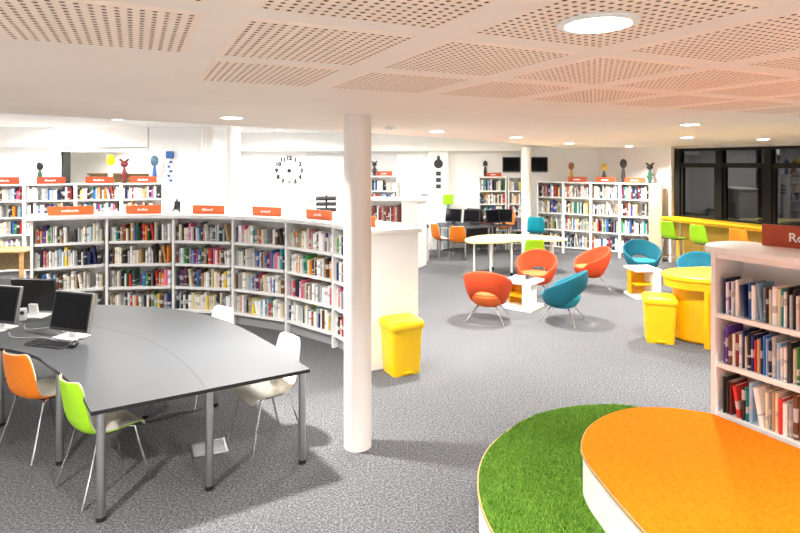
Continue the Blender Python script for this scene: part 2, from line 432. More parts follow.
BOOKME = bpy.data.meshes.new('book'); BOOKME.from_pydata(BV, [], BF)
BOOKME.materials.append(M['book']); BOOKME.materials.append(M['pages'])
BOOKME.polygons.foreach_set('material_index', [1 if i == BPG else 0 for i in range(len(BF))])
BOOKME.update()
MASS = []      # books too many or too small to be separate
NBOOK = [0]
def put_book(Mx, w, d, h, cname, label, group=None):
    c = PAL[cname]; j = random.uniform(0.75, 1.25); c = tuple(min(0.9, x*j) for x in c)
    Ms = Mx @ Matrix.Diagonal((w, d, h, 1))
    if label is None:
        MASS.append((np.array(Ms), c, random.random())); return
    o = bpy.data.objects.new('book', BOOKME); COL.objects.link(o)
    loc, q, sc = Ms.decompose(); o.location = loc; o.rotation_euler = q.to_euler(); o.scale = sc
    o.color = c+(1,)
    tag(o, label, 'book', group); NBOOK[0] += 1

def fill_shelf(Mroot, z, x0, x1, yf, hmax, label, dens=1.0, wr=(0.018, 0.05), names=None, hr=(0.17, 0.25), d=0.17, xlim=None):
    """books from x0 to x1 on a shelf board whose top is z; local x along the shelf, +y into the case"""
    x = x0+0.006; i = 0; row = []
    while True:
        w = random.uniform(*wr); h = min(hmax-0.012, random.uniform(*hr))
        if random.random() < 0.12: h = min(hmax-0.012, h*1.12)
        cn = names[i % len(names)] if names else random.choice(MIX)
        if x+w > x1-0.004: break
        if random.random() > dens:
            x += random.uniform(0.03, 0.12); continue
        tilt = 0.0
        if random.random() < 0.05 and x+w+0.06 < x1 and i > 2:
            tilt = -random.uniform(0.10, 0.2)      # leans against its left neighbour
        on = label is not None and not (xlim and not (xlim[0] < x < xlim[1]))
        yy = yf+random.uniform(0.0, 0.022)
        if tilt:
            dx = math.sin(-tilt)*h
            Mx = Mroot @ Matrix.Translation((x+dx+w/2, yy, z+0.0015+math.sin(-tilt)*w/2)) @ Matrix.Rotation(tilt, 4, 'Y')
            x += dx+w*1.02+0.003
        else:
            Mx = Mroot @ Matrix.Translation((x+w/2, yy, z+0.0008)); x += w+0.0012
        row.append((Mx, w, d, h, cn, on, tilt)); i += 1
    wm = (wr[0]+wr[1])/2; hm = (hr[0]+hr[1])/2
    def describe(i):
        Mx, w, d_, h, cn, on, tilt = row[i]
        lf = row[i-1][4] if i else 'shelf end'; rt = row[i+1][4] if i+1 < len(row) else 'shelf end'
        size = ('leaning ' if tilt else 'thick ' if w > wm*1.28 else 'thin ' if w < wm*0.75 else 'tall ' if h > hm*1.1 else 'short ' if h < hm*0.9 else '')
        return '%s%s book between %s and %s, %s' % (size, cn, lf, rt, label)
    for _ in range(30 if label else 0):            # no two books of a shelf look and sit alike
        seen = set(); again = False
        for i in range(len(row)):
            t_ = describe(i)
            if t_ in seen:
                row[i] = row[i][:4]+(random.choice(MIX),)+row[i][5:]; again = True
            seen.add(t_)
        if not again: break
    for i, (Mx, w, d_, h, cn, on, tilt) in enumerate(row):
        lab = describe(i) if on else None
        put_book(Mx, w, d_, h, cn, lab, 'books, %s' % label if label else None)

# ================================================================== BOOKCASES
def bookcase(name, label, P, Q, depth, shelves, ztop, group=None, t=0.03, flare=0.0, left=True, right=True, base=None, topboard=True, end_mat=None, backed=0.5, mtl='white'):
    """P, Q: left and right front corners on the floor seen from the reading side. Returns root and its matrix."""
    dx, dy = Q[0]-P[0], Q[1]-P[1]; w = math.hypot(dx, dy); a = math.atan2(dy, dx)
    e = empty(name, ((P[0]+Q[0])/2, (P[1]+Q[1])/2, 0), a); tag(e, label, 'bookcase', group)
    fl = math.tan(flare)*depth
    base = shelves[0]-t if base is None else base
    zt = ztop-(t if topboard else 0)
    for s, on in ((-1, left), (1, right)):
        if not on: continue
        x = s*w/2
        off = s*fl
        xi = x-s*t
        MB().prism([(x, 0), (x+off, depth), (xi+off, depth), (xi, 0)] if s > 0 else [(x, 0), (xi, 0), (xi+off, depth), (x+off, depth)], 0 if base > 0 else 0, zt).build('side_panel', end_mat if (end_mat and s > 0) else mtl, e)
    h0, h1 = w/2-t, w/2-t+fl*backed
    for z in shelves:
        MB().prism([(-h0, 0.012), (h0, 0.012), (h1, depth*backed), (-h1, depth*backed)], z-t, z).build('shelf', mtl, e)
    MB().prism([(-h1, depth*backed), (h1, depth*backed), (h1+0.005, depth*backed+0.02), (-h1-0.005, depth*backed+0.02)], base, zt).build('back_panel', mtl, e)
    MB().prism([(-h0, 0.07), (h0, 0.07), (h1, depth*backed), (-h1, depth*backed)], 0, base).build('plinth', 'plinth', e)
    if topboard:
        MB().box((0, depth/2, ztop-t/2), (w-0.002, depth+0.02, t)).build('top_board', mtl, e)
    Mr = Matrix.Translation(e.location) @ Matrix.Rotation(a, 4, 'Z')
    return e, Mr, w

def sign(x, y, z, rz, w, h, label, mtl='orange', group='signs on top of the curved bookcase', glyphs=8, text=None):
    e = empty('shelf_sign', (x, y, z), rz); tag(e, label, 'sign', group)
    MB().box((0, 0, h/2), (w, 0.02, h)).build('board', mtl, e, bevel=0.003)
    if text:
        cu = bpy.data.curves.new('lettering', 'FONT'); cu.body = text; cu.size = h*0.56; cu.extrude = 0.001
        cu.align_x = 'LEFT'; cu.align_y = 'CENTER'
        o = bpy.data.objects.new('lettering', cu); COL.objects.link(o); o.parent = e
        o.location = (-w/2+0.162, -0.0115, h*0.46); o.rotation_euler = (PI/2, 0, 0); cu.materials.append(M['signtext'])
        cu.offset = 0.0012
        font_mesh(o)
    else:
        m = MB(); x0 = -glyphs*0.0125
        for k in range(glyphs):
            hh = random.choice((0.026, 0.026, 0.036))
            m.box((x0+k*0.025, -0.0108, h*0.46+(hh-0.026)/2), (0.016, 0.002, hh))
        m.build('lettering', 'signtext', e)
    return e

# ---- curved double-sided bookcase
CC = (-3.45, 4.7); CR = 3.5; CD = 0.58
ANG = [math.radians(26.9+15.2*k) for k in range(7)]
def cpt(a, r): return (CC[0]+r*math.cos(a), CC[1]+r*math.sin(a))
SH = [0.18, 0.512, 0.844, 1.176]
ORD = ['bottom', 'third', 'second', 'top']
BAYN = [n+' bay from pillar' for n in ('first', 'second', 'third', 'fourth', 'fifth', 'sixth')]
for k in range(6):
    P, Q = cpt(ANG[k+1], CR), cpt(ANG[k], CR)
    lab = ['white bookcase bay at the pillar end, beside the yellow pedal bin', 'white curved bookcase bay, second from the pillar end', 'white curved bookcase bay, third from the pillar end', 'white curved bookcase bay, fourth from the pillar end', 'white curved bookcase bay, fifth from the pillar end', 'white curved bookcase bay behind the computer screens'][k]
    e, Mr, w = bookcase('bookcase_bay', lab, P, Q, CD, SH, 1.50, 'bays of the curved bookcase', t=0.036, flare=math.radians(7.6), topboard=False, left=True, right=(k == 0))
    if k == 0:
        MB().prism([(w/2+0.002, -0.03), (w/2+0.03, -0.03), (w/2+0.03+math.tan(0.1326)*CD, CD), (w/2+0.002+math.tan(0.1326)*CD, CD)], 0, 1.499).build('end_panel', 'white', e)
    fb = math.tan(math.radians(7.6))*CD
    MB().prism([(-w/2-fb+0.03, CD-0.02), (w/2+fb-0.03, CD-0.02), (w/2+fb-0.03, CD), (-w/2-fb+0.03, CD)], 0.15, 1.499).build('rear_panel', 'white', e)
    for si, z in enumerate(SH):
        zz = (SH+[1.50])[si+1]-0.03-z
        lb = '%s shelf, %s' % (ORD[si], BAYN[k])
        ind = k in (1, 2) or (k == 0) or (k == 3 and si == 3)
        fill_shelf(Mr, z, -w/2+0.037, w/2-0.03, 0.03, zz, lb if ind else None, dens=0.985, wr=(0.02, 0.05), hr=(0.175, 0.245), d=0.18, xlim=(-9, -0.2) if k == 0 else None)
arc = [ANG[0]-0.012+(ANG[-1]-ANG[0]+0.024)*i/48 for i in range(49)]
top_poly = [cpt(a, CR-0.05) for a in arc]+[cpt(a, CR+CD+0.05) for a in arc[::-1]]
tag(MB().prism(top_poly, 1.50, 1.552).build('bookcase_worktop', 'white', bevel=0.006), 'long white curved top board running along the curved bookcase', 'worktop')
GL = [6, 6, 7, 7, 6, 9]
SL = ['orange shelf sign beside the round pillar', 'orange shelf sign over the second bay from the pillar', 'orange shelf sign over the third bay from the pillar', 'orange shelf sign over the fourth bay from the pillar', 'orange shelf sign over the fifth bay from the pillar', 'wide orange shelf sign over the bay behind the computers']
for k in range(6):
    a = (ANG[k]+ANG[k+1])/2; x, y = cpt(a, CR+0.17)
    sign(x, y, 1.552, a-PI/2, 0.5 if k < 5 else 0.58, 0.125, SL[k], glyphs=GL[k])

# ---- tall bookcase at back left
LB = [(-8.37, 11.03), (-7.49, 11.25), (-6.61, 11.50), (-5.80, 11.75), (-5.03, 12.0)]
SH2 = [0.18, 0.53, 0.88, 1.22, 1.55]
LBL = ['tall white bookcase at the far left end of the rear row', 'tall white bookcase with a dark figure on top', 'tall white bookcase with yellow and red figures on top', 'tall white bookcase ending beside the white pilaster']
for k in range(4):
    e, Mr, w = bookcase('bookcase', LBL[k], LB[k], LB[k+1], 0.3, SH2, 1.88, 'tall bookcases in the rear row', backed=0.9)
    for si, z in enumerate(SH2):
        fill_shelf(Mr, z, -w/2+0.03, w/2-0.03, 0.03, 0.3, None, dens=0.95, wr=(0.025, 0.055), hr=(0.19, 0.26), d=0.17)
    x, y = (LB[k][0]+LB[k+1][0])/2, (LB[k][1]+LB[k+1][1])/2+0.045
    sign(x+(0.0 if k else 0.1), y, 1.88, math.atan2(LB[k+1][1]-LB[k][1], LB[k+1][0]-LB[k][0]), 0.52, 0.14, ['red orange sign on the far left tall bookcase', 'red orange sign beside the dark headed figure', 'red orange sign between yellow and red figures', 'red orange sign below the blue grey figure'][k], 'signred', 'signs on the rear bookcases', 8)

# ---- angled bookcase in front of the windows
F0, F1 = Vector((3.577, 14.76)), Vector((5.88, 13.287))
SH3 = [0.17, 0.60, 1.02, 1.43]
FBL = ['tall white bookcase bay next to the far white pillar', 'tall white bookcase bay under a slim brown figure', 'tall white bookcase bay between two carved figures', 'tall white bookcase bay at the window end, beige end panel']
FC = [F0.lerp(F1, k/4) for k in range(5)]
fa = math.atan2(F1.y-F0.y, F1.x-F0.x)
for k in range(4):
    e, Mr, w = bookcase('bookcase', FBL[k], FC[k], FC[k+1], 0.3, SH3, 1.82, 'tall bookcase bays near the windows', backed=0.9, end_mat='beigeboard' if k == 3 else None)
    for si, z in enumerate(SH3):
        fill_shelf(Mr, z, -w/2+0.03, w/2-0.03, 0.03, 0.36, None, dens=0.96, wr=(0.02, 0.05), hr=(0.23, 0.32), d=0.18)
    if k == 3: MB().prism([(w/2+0.001, 0.0), (w/2+0.25, 0.0), (w/2+0.25, 0.2), (w/2+0.001, 0.2)], 0, 1.82).build('end_panel', 'beigeboard', e)
    if k:
        c = (FC[k]+FC[k+1])/2
        sign(c.x+0.03, c.y+0.05, 1.82, fa, 0.46, 0.13, ['', 'faint red sign beside the slim brown figure', 'red sign left of the black carved figure', 'orange sign right of the black carved figure'][k], 'signred', 'signs on the bookcase near the windows', 7)

# ---- back wall bookcases
for P, Q, lab, zt in [((2.08, 14.95), (2.82, 14.95), 'white wall bookcase behind the black computer screens', 1.94), ((2.86, 14.95), (3.30, 14.95), 'narrow white wall bookcase below the wall screen', 1.94), ((-1.25, 14.9), (-0.06, 14.9), 'white wall bookcase behind the second counter', 1.96)]:
    e, Mr, w = bookcase('bookcase', lab, P, Q, 0.3, [0.18, 0.53, 0.88, 1.22, 1.57], zt, 'bookcases on the back wall', backed=0.9)
    for z in [0.18, 0.53, 0.88, 1.22, 1.57]:
        fill_shelf(Mr, z, -w/2+0.03, w/2-0.03, 0.03, 0.3, None, dens=0.9, wr=(0.03, 0.06), hr=(0.2, 0.28), d=0.17)
sign(-0.42, 15.05, 1.96, 0, 0.42, 0.12, 'red sign on the wall bookcase by the grey board', 'signred', 'signs on the rear bookcases', 6)
sign(2.5, 15.05, 1.94, 0, 0.40, 0.1, 'dull red sign on the bookcase behind the computers', 'signred', 'signs on the rear bookcases', 6)

# ---- second white counter with a display shelf
S2P, S2Q = (-1.25, 12.95), (0.07, 12.35)
e, Mr, w = bookcase('display_counter', 'white display counter with one open row of large books', S2P, S2Q, 0.62, [1.0], 1.50, None, t=0.04, right=False, base=0.96, backed=0.5)
e['category'] = 'counter'
MB().box((0, 0.03, 0.49), (w-0.06, 0.03, 0.94)).build('front_panel', 'beigeboard', e)
MB().prism([(w/2-0.04, 0), (w/2+0.3, 0.12), (w/2+0.3, 0.62), (w/2-0.04, 0.62)], 0, 1.46).build('end_panel', 'white', e)
MB().prism([(w/2-0.04, -0.02), (w/2+0.34, 0.1), (w/2+0.34, 0.64), (w/2-0.04, 0.64)], 1.46, 1.50).build('top_extension', 'white', e)
fill_shelf(Mr, 1.0, -w/2+0.04, w/2-0.06, 0.03, 0.4, None, dens=0.97, wr=(0.03, 0.06), names=['brown', 'maroon', 'black', 'white', 'brown', 'red', 'grey'], hr=(0.28, 0.34), d=0.2)

# ---- right bookcase beside the platform
RD = Vector((0.49, -0.872)); RN = Vector((0.872, 0.49))
RP = Vector((2.193, 3.985)); RQ = RP+RD*1.25
SHR = [0.21, 0.558, 0.905, 1.25]
e, Mr, w = bookcase('bookcase', 'white bookcase with rounded top board beside the orange platform', tuple(RP), tuple(RQ), 0.36, SHR, 1.675, None, t=0.032, topboard=False, backed=0.95)
m = MB()
tp = []
for i in range(13):
    a = PI*1.0+PI/2+(-PI)*i/12
    tp.append((-w/2+0.05+0.245*math.cos(a)*0.62, 0.19+0.245*math.sin(a)))
tp = [(w/2+0.03, -0.055), ]+tp+[(w/2+0.03, 0.435)]
m.prism(tp, 1.675, 1.72); m.build('top_board', 'white', e, bevel=0.008)
MB().box((0, 0.018, 1.655), (w-0.06, 0.012, 0.04)).build('front_rail', 'white', e)
R1 = ['navy', 'white', 'purple', 'white', 'grey', 'white', 'navy', 'blue', 'white', 'pale blue', 'grey', 'black', 'cream', 'white', 'cream', 'teal', 'white', 'black', 'grey', 'black', 'white', 'red', 'cream', 'navy']
R2 = ['purple', 'purple', 'brown', 'white', 'maroon', 'white', 'navy', 'cream', 'black', 'navy', 'red', 'tan', 'black', 'blue', 'pale blue', 'navy', 'grey', 'pale blue', 'white', 'white', 'black', 'cream', 'green']
R3 = ['black', 'black', 'maroon', 'red', 'black', 'teal', 'pale blue', 'white', 'cream', 'grey', 'tan', 'cream', 'red', 'white', 'grey', 'brown', 'brown', 'tan', 'brown', 'black', 'cream', 'navy']
for z, names, nm, wr_ in [(1.25, R1, 'top', (0.013, 0.026)), (0.905, R2, 'middle', (0.013, 0.026)), (0.558, R3, 'lower', (0.014, 0.030))]:
    fill_shelf(Mr, z, -w/2+0.055, w/2-0.04, 0.028, 0.3, '%s shelf beside orange platform' % nm, dens=1.0, wr=wr_, names=names, hr=(0.205, 0.255), d=0.19, xlim=(-9, 0.03))
sp = RP+RD*0.53+RN*0.20
sg = Vector((0.62, -0.785))
sign(2.565+sg.x*0.33, 4.0+sg.y*0.33, 1.72, math.atan2(sg.y, sg.x), 0.66, 0.15, 'red brown sign lettered Ro on the bookcase beside the platform', 'signred', None, 6, text='Romance')

# ---- all remaining books as one mass
if MASS:
    n = len(MASS); nv = len(BV)
    base = np.c_[np.array(BV), np.ones(nv)]
    verts = np.concatenate([(base @ m_.T)[:, :3] for m_, c, r in MASS])
    faces = [tuple(i*nv+k for k in f) for i in range(n) for f in BF]
    me = bpy.data.meshes.new('shelved_books'); me.from_pydata(verts.tolist(), [], faces)
    me.materials.append(M['bookmass']); me.materials.append(M['pages'])
    me.polygons.foreach_set('material_index', [1 if i == BPG else 0 for i in range(len(BF))]*n)
    at = me.attributes.new('book_colour', 'FLOAT_COLOR', 'POINT')
    at.data.foreach_set('color', np.repeat(np.array([c+(1,) for _, c, _ in MASS]), nv, axis=0).astype('f').ravel())
    at = me.attributes.new('book_height', 'FLOAT', 'POINT'); at.data.foreach_set('value', np.tile(np.array(BV)[:, 2], n).astype('f'))
    at = me.attributes.new('book_random', 'FLOAT', 'POINT'); at.data.foreach_set('value', np.repeat(np.array([r for _, _, r in MASS]), nv).astype('f'))
    me.update()
    o = bpy.data.objects.new('shelved_books', me); COL.objects.link(o)
    tag(o, 'rows of mixed coloured books on the more distant shelves', 'books', None, 'stuff')

# ================================================================== PLATFORMS
ZG, ZO = 0.28, 0.55
g_out = [(0.489, 3.589), (0.574, 3.909), (0.743, 4.196), (1.038, 4.511), (1.366, 4.677), (1.676, 4.736), (1.945, 4.70), (2.12, 4.50), (2.17, 4.20), (2.12, 3.8), (2.3, 3.2), (2.4, 2.4), (1.9, 1.7), (1.2, 1.75), (0.78, 2.3), (0.56, 2.9), (0.482, 3.25)]
g_poly = catmull(g_out, 6)
o_front = [(2.66, 3.10), (2.72, 2.4), (2.3, 1.85), (1.75, 1.8), (1.36, 2.15), (1.20, 2.55), (1.138, 2.858), (1.108, 3.119), (1.094, 3.34), (1.125, 3.52), (1.25, 3.755), (1.452, 3.945), (1.685, 4.05), (1.929, 4.05), (2.085, 4.0), (2.185, 3.955)]
o_poly = catmull(o_front, 6, False)
def inset(poly, d):
    n = len(poly); out = []
    ar = sum(poly[i][0]*poly[(i+1) % n][1]-poly[(i+1) % n][0]*poly[i][1] for i in range(n))
    sgn = 1 if ar > 0 else -1
    for i in range(n):
        a, b = Vector(poly[i-1]), Vector(poly[(i+1) % n]); t = (b-a).normalized()
        nn = Vector((-t.y, t.x))*sgn
        p = Vector(poly[i])+nn*d; out.append((p.x, p.y))
    return out
e = empty('grass_platform', (1.4, 3.3, 0)); tag(e, 'low rounded platform step topped with artificial grass', 'platform')
def shift(poly, dx, dy): return [(x-dx, y-dy) for x, y in poly]
MB().prism(shift(inset(g_poly, 0.012), 1.4, 3.3), 0, ZG-0.02).build('side', 'platform_side', e)
MB().prism(shift(g_poly, 1.4, 3.3), ZG-0.02, ZG-0.006).build('edge_strip', 'wood', e)
MB().prism(shift(inset(g_poly, 0.01), 1.4, 3.3), ZG-0.006, ZG-0.002).build('turf_backing', 'turf', e)
e = empty('orange_platform', (1.9, 3.0, 0)); tag(e, 'raised platform with orange carpet top and white curved side', 'platform')
MB().prism(shift(inset(o_poly, 0.014), 1.9, 3.0), ZG-0.0018, ZO-0.03).build('side', 'platform_side', e)
MB().prism(shift(inset(o_poly, 0.006), 1.9, 3.0), ZO-0.03, ZO-0.018).build('dark_strip', 'darkwood', e)  # thin dark brown strip below the platform edge
MB().prism(shift(o_poly, 1.9, 3.0), ZO-0.018, ZO-0.006).build('edge_strip', 'wood', e)
MB().prism(shift(inset(o_poly, 0.008), 1.9, 3.0), ZO-0.006, ZO).build('carpet_top', 'orangecarpet', e)
# turf blades
def inside(poly, X, Y):
    c = np.zeros(X.shape, bool); n = len(poly)
    for i in range(n):
        x1, y1 = poly[i]; x2, y2 = poly[(i+1) % n]
        if y1 == y2: continue
        hit = ((y1 > Y) != (y2 > Y)) & (X < (x2-x1)*(Y-y1)/(y2-y1)+x1); c ^= hit
    return c
rng = np.random.default_rng(3)
N = 300000
X = rng.uniform(0.45, 2.5, N); Y = rng.uniform(1.6, 4.8, N)
k = inside(inset(g_poly, 0.016), X, Y) & ~inside(inset(o_poly, 0.0), X, Y)
X, Y = X[k], Y[k]; n = len(X)
an = rng.uniform(0, 2*PI, n); ln = rng.uniform(0.010, 0.022, n); wd = 0.0028
lx, ly = rng.normal(0, 0.007, n), rng.normal(0, 0.007, n)
v = np.zeros((n, 3, 3)); z0 = ZG-0.002
v[:, 0] = np.c_[X-np.cos(an)*wd, Y-np.sin(an)*wd, np.full(n, z0)]
v[:, 1] = np.c_[X+np.cos(an)*wd, Y+np.sin(an)*wd, np.full(n, z0)]
v[:, 2] = np.c_[X+lx, Y+ly, z0+ln]
me = bpy.data.meshes.new('artificial_turf')
me.from_pydata(v.reshape(-1, 3).tolist(), [], np.arange(3*n).reshape(-1, 3).tolist())
me.materials.append(M['blade'])
at = me.attributes.new('blade_tone', 'FLOAT', 'POINT'); at.data.foreach_set('value', np.repeat(rng.random(n), 3).astype('f'))
o = bpy.data.objects.new('artificial_turf', me); COL.objects.link(o)
tag(o, 'short green artificial grass covering the low step', 'grass', None, 'stuff')

# ================================================================== BIG TABLE
TZ = 0.735
outer = [(-0.684, 4.292), (-1.13, 4.912), (-1.673, 5.55), (-2.2, 5.95), (-2.75, 6.15), (-3.35, 6.24), (-4.1, 6.2), (-4.9, 5.95)]
inner = [(-1.942, 3.551), (-2.20, 3.87), (-2.51, 4.19), (-2.75, 4.40), (-2.991, 4.605), (-3.44, 4.80), (-4.0, 4.88), (-4.5, 4.80)]
mid = [((a[0]+b[0])/2, (a[1]+b[1])/2) for a, b in zip(outer, inner)]
mid[0] = (-1.335, 3.908)
OC, IC, MC = (catmull(q, 6, False) for q in (outer, inner, mid))
e = empty('computer_table', (-2.2, 4.9, 0)); tag(e, 'large curved dark grey table with steel legs and computers on it', 'table')
def toff(poly): return shift(poly, -2.2, 4.9)
g = 0.0015
MB().prism(toff(OC+[(x, y+g) for x, y in MC[::-1]]), TZ-0.026, TZ).build('table_top', ['black', 'table'], e)
MB().prism(toff([(x, y-g) for x, y in MC]+IC[::-1]), TZ-0.026, TZ).build('table_top', ['black', 'table'], e)
for o in e.children:
    for p in o.data.polygons:
        if p.normal.z > 0.9: p.material_index = 1
for x, y in [(-1.925, 3.635), (-1.345, 3.985), (-0.75, 4.335), (-2.60, 4.32), (-1.75, 5.35), (-2.75, 6.0), (-3.5, 4.95), (-2.3, 5.1), (-4.2, 6.0)]:
    lg = MB().lathe([(0.028, 0.03), (0.028, TZ-0.028)], 20, (x+2.2, y-4.9, 0)).build('leg', 'steel', e, smooth=True)
    MB().lathe([(0.030, 0.0), (0.030, 0.03)], 20, (x+2.2, y-4.9, 0)).build('foot', 'black', lg, smooth=True)

# ---- chairs
def shell_pts(off, seatw=0.42, z0=0.0, zs=1.0, inset_=0.0):
    prof = [(0.225, 0.415), (0.205, 0.438), (0.12, 0.446), (0.0, 0.436), (-0.10, 0.432), (-0.165, 0.446), (-0.205, 0.50), (-0.228, 0.60), (-0.245, 0.70), (-0.262, 0.79), (-0.27, 0.825)]
    hw = [0.185, 0.205, 0.215, 0.215, 0.208, 0.20, 0.197, 0.195, 0.19, 0.175, 0.14]
    n = len(prof); P = []
    for i, (y, z) in enumerate(prof):
        a, b = prof[max(i-1, 0)], prof[min(i+1, n-1)]
        ty, tz = b[0]-a[0], b[1]-a[1]; L = math.hypot(ty, tz); ny, nz = -tz/L, ty/L    # normal
        if nz < 0 and abs(nz) > abs(ny): ny, nz = -ny, -nz
        if i >= 5 and ny < 0: ny, nz = -ny, -nz
        row = []
        for j in range(9):
            s = -1+2*j/8
            q = s*s
            curl = (0.028*q*q+0.018*q)*(0.35 if i < 4 else 0.7 if i == 4 else 1.0)
            dish = curl
            w = hw[i]-inset_
            yy, zz = y+ny*(off+dish), z+nz*(off+dish)
            row.append((s*w, yy, z0+0.0+zz*zs))
        P.append(row)
    return P
def make_shell(e, mo, mi, z0=0.0, zs=1.0):
    def solid(o1, o2, ins, name, mt):
        A, B = shell_pts(o1, z0=z0, zs=zs, inset_=ins), shell_pts(o2, z0=z0, zs=zs, inset_=ins)
        m = MB(); bm = m.bm
        VA = [[bm.verts.new(p) for p in r] for r in A]; VB = [[bm.verts.new(p) for p in r] for r in B]
        n, k = len(A), len(A[0])
        for i in range(n-1):
            for j in range(k-1):
                bm.faces.new((VA[i][j], VA[i+1][j], VA[i+1][j+1], VA[i][j+1])); bm.faces.new((VB[i][j], VB[i][j+1], VB[i+1][j+1], VB[i+1][j]))
        for i in range(n-1):
            for j in (0, k-1): bm.faces.new((VA[i][j], VA[i+1][j], VB[i+1][j], VB[i][j]))
        for j in range(k-1):
            for i in (0, n-1): bm.faces.new((VA[i][j], VA[i][j+1], VB[i][j+1], VB[i][j]))
        o = m.build(name, mt, e, smooth=True)
        sb = o.modifiers.new('sub', 'SUBSURF'); sb.levels = 1; sb.render_levels = 1
        return o
    solid(-0.004, 0.005, 0.0, 'outer_shell', mo)
    solid(0.0052, 0.010, 0.0, 'inner_shell', mi)
def make_chair(label, mo, x, y, fx, fy, group):
    e = empty('dining_chair', (x, y, 0), math.atan2(fy, fx)-PI/2); tag(e, label, 'chair', group)
    make_shell(e, mo, 'chairwhite')
    for sx in (-1, 1):
        MB().tube([(sx*0.15, 0.10, 0.43), (sx*0.17, 0.14, 0.42), (sx*0.195, 0.19, 0.2), (sx*0.215, 0.235, 0.0)], 0.0085, 8).build('leg', 'chrome', e, smooth=True)
        MB().tube([(sx*0.15, -0.06, 0.43), (sx*0.17, -0.11, 0.42), (sx*0.195, -0.175, 0.2), (sx*0.218, -0.235, 0.0)], 0.0085, 8).build('leg', 'chrome', e, smooth=True)
    MB().box((0, 0.02, 0.424), (0.30, 0.22, 0.012)).build('seat_mount', 'softblack', e, bevel=0.004)
    return e
G1 = 'chairs around the curved computer table'
make_chair('lime green chair with cream seat pulled up to the grey table', 'lime', -2.12, 4.04, 0.62, 0.78, G1)
make_chair('orange chair with cream seat in front of the computer keyboard', 'chairorange', -2.90, 4.60, 0.42, 0.9, G1)
make_chair('cream white chair tucked under the free end of the grey table', 'chairwhite', -1.10, 4.66, -0.75, -0.66, G1)
make_chair('cream white chair tucked under the bookcase side of the grey table', 'chairwhite', -1.93, 5.58, -0.62, -0.78, G1)

# ---- monitors
def monitor(label, x, y, fx, fy, w=0.46, h=0.34, base='white', name='computer_monitor', z=TZ, bm='softblack'):
    """fx, fy: the way the screen faces"""
    e = empty(name, (x, y, z), math.atan2(fy, fx)+PI/2); tag(e, label, 'monitor')
    tl = math.radians(-11)
    R = Matrix.Rotation(tl, 4, 'X')
    def part(c, s, n, mt, bv=0.0, par=e):
        o = MB().box((0, 0, 0), s).build(n, mt, par, bevel=bv)
        p = R @ Vector(c); o.location = (p.x, p.y, p.z+0.055); o.rotation_euler = (tl, 0, 0)
        return o
    hs = part((0, 0, h/2), (w, 0.035, h), 'housing', bm, 0.008)
    part((0, -0.0185, h/2), (w-0.012, 0.004, h-0.012), 'bezel', 'black')
    part((0, -0.0210, h/2+0.006), (w-0.04, 0.002, h-0.05), 'screen', 'screen')
    MB().box((0, 0.02, 0.006), (0.26, 0.18, 0.012)).build('base', base, e, bevel=0.004)
    MB().box((0, 0.05, 0.07), (0.09, 0.03, 0.13), rx=tl).build('stand', base, e, bevel=0.004)
    return e
monitor('black computer screen nearest the orange chair on the grey table', -2.96, 5.06, -0.32, -0.95, 0.45, 0.35, bm='steel')
monitor('black computer screen facing the orange chair, left of the keyboard', -3.80, 5.33, -0.25, -0.97, 0.45, 0.35, bm='steel')
monitor('black computer screen turned away towards the curved bookcase', -3.72, 5.80, 0.12, 0.99, 0.48, 0.34, bm='black')
e = empty('keyboard', (-3.02, 4.86, TZ), math.atan2(-0.32, 0.95)*0.9); tag(e, 'flat black keyboard on the grey table', 'keyboard')
MB().box((0, 0, 0.008), (0.40, 0.135, 0.014)).build('case', 'softblack', e, bevel=0.004)
m = MB()
for r in range(5):
    for c in range(15): m.box((-0.182+c*0.026, -0.05+r*0.025, 0.018), (0.021, 0.02, 0.006))
m.build('keys', 'black', e)
e = empty('computer_mouse', (-2.77, 4.80, TZ), 0.2); tag(e, 'small black mouse beside the keyboard', 'mouse')
MB().ball((0, 0, 0.0278), 0.05, (0.65, 1.1, 0.55), 16, 10).build('body', 'black', e, smooth=True)
MB().tube([(0, 0.03, 0.050), (0, 0.012, 0.053)], 0.005, 6).build('wheel', 'steel', e)
e = empty('desk_speaker', (-3.75, 5.62, TZ), 0.3); tag(e, 'small grey desk speaker standing between the computer screens', 'speaker')
MB().box((0, 0, 0.06), (0.06, 0.06, 0.12)).build('case', 'greyboard', e, bevel=0.008)
MB().lathe([(0.02, 0), (0.018, 0.003)], 16).build('cone', 'softblack', e).matrix_local = Matrix.Translation((0, -0.031, 0.08)) @ Matrix.Rotation(PI/2, 4, 'X')
for lab, pts in [('grey cable trailing from the screen across the grey table', [(-3.1, 5.2), (-3.3, 5.35), (-3.5, 5.3), (-3.62, 5.45)]), ('grey cable curling behind the keyboard', [(-3.0, 4.95), (-3.2, 5.05), (-3.45, 5.05), (-3.6, 5.2)])]:
    tag(MB().tube([(x, y, TZ+0.005) for x, y in catmull(pts, 8, False)], 0.005, 6).build('cable', 'plinth', smooth=True), lab, 'cable')

# ---- floor box
e = empty('floor_socket_box', (-1.54, 4.55, 0), math.radians(25)); tag(e, 'square floor socket box with steel rim under the grey table', 'socket')
m = MB()
for s in (-1, 1): m.box((s*0.13, 0, 0.004), (0.018, 0.25, 0.008)); m.box((0, s*0.116, 0.004), (0.242, 0.018, 0.008))
m.build('rim', 'steel', e); MB().box((0, 0, 0.002), (0.24, 0.215, 0.004)).build('lid', 'plinth', e)

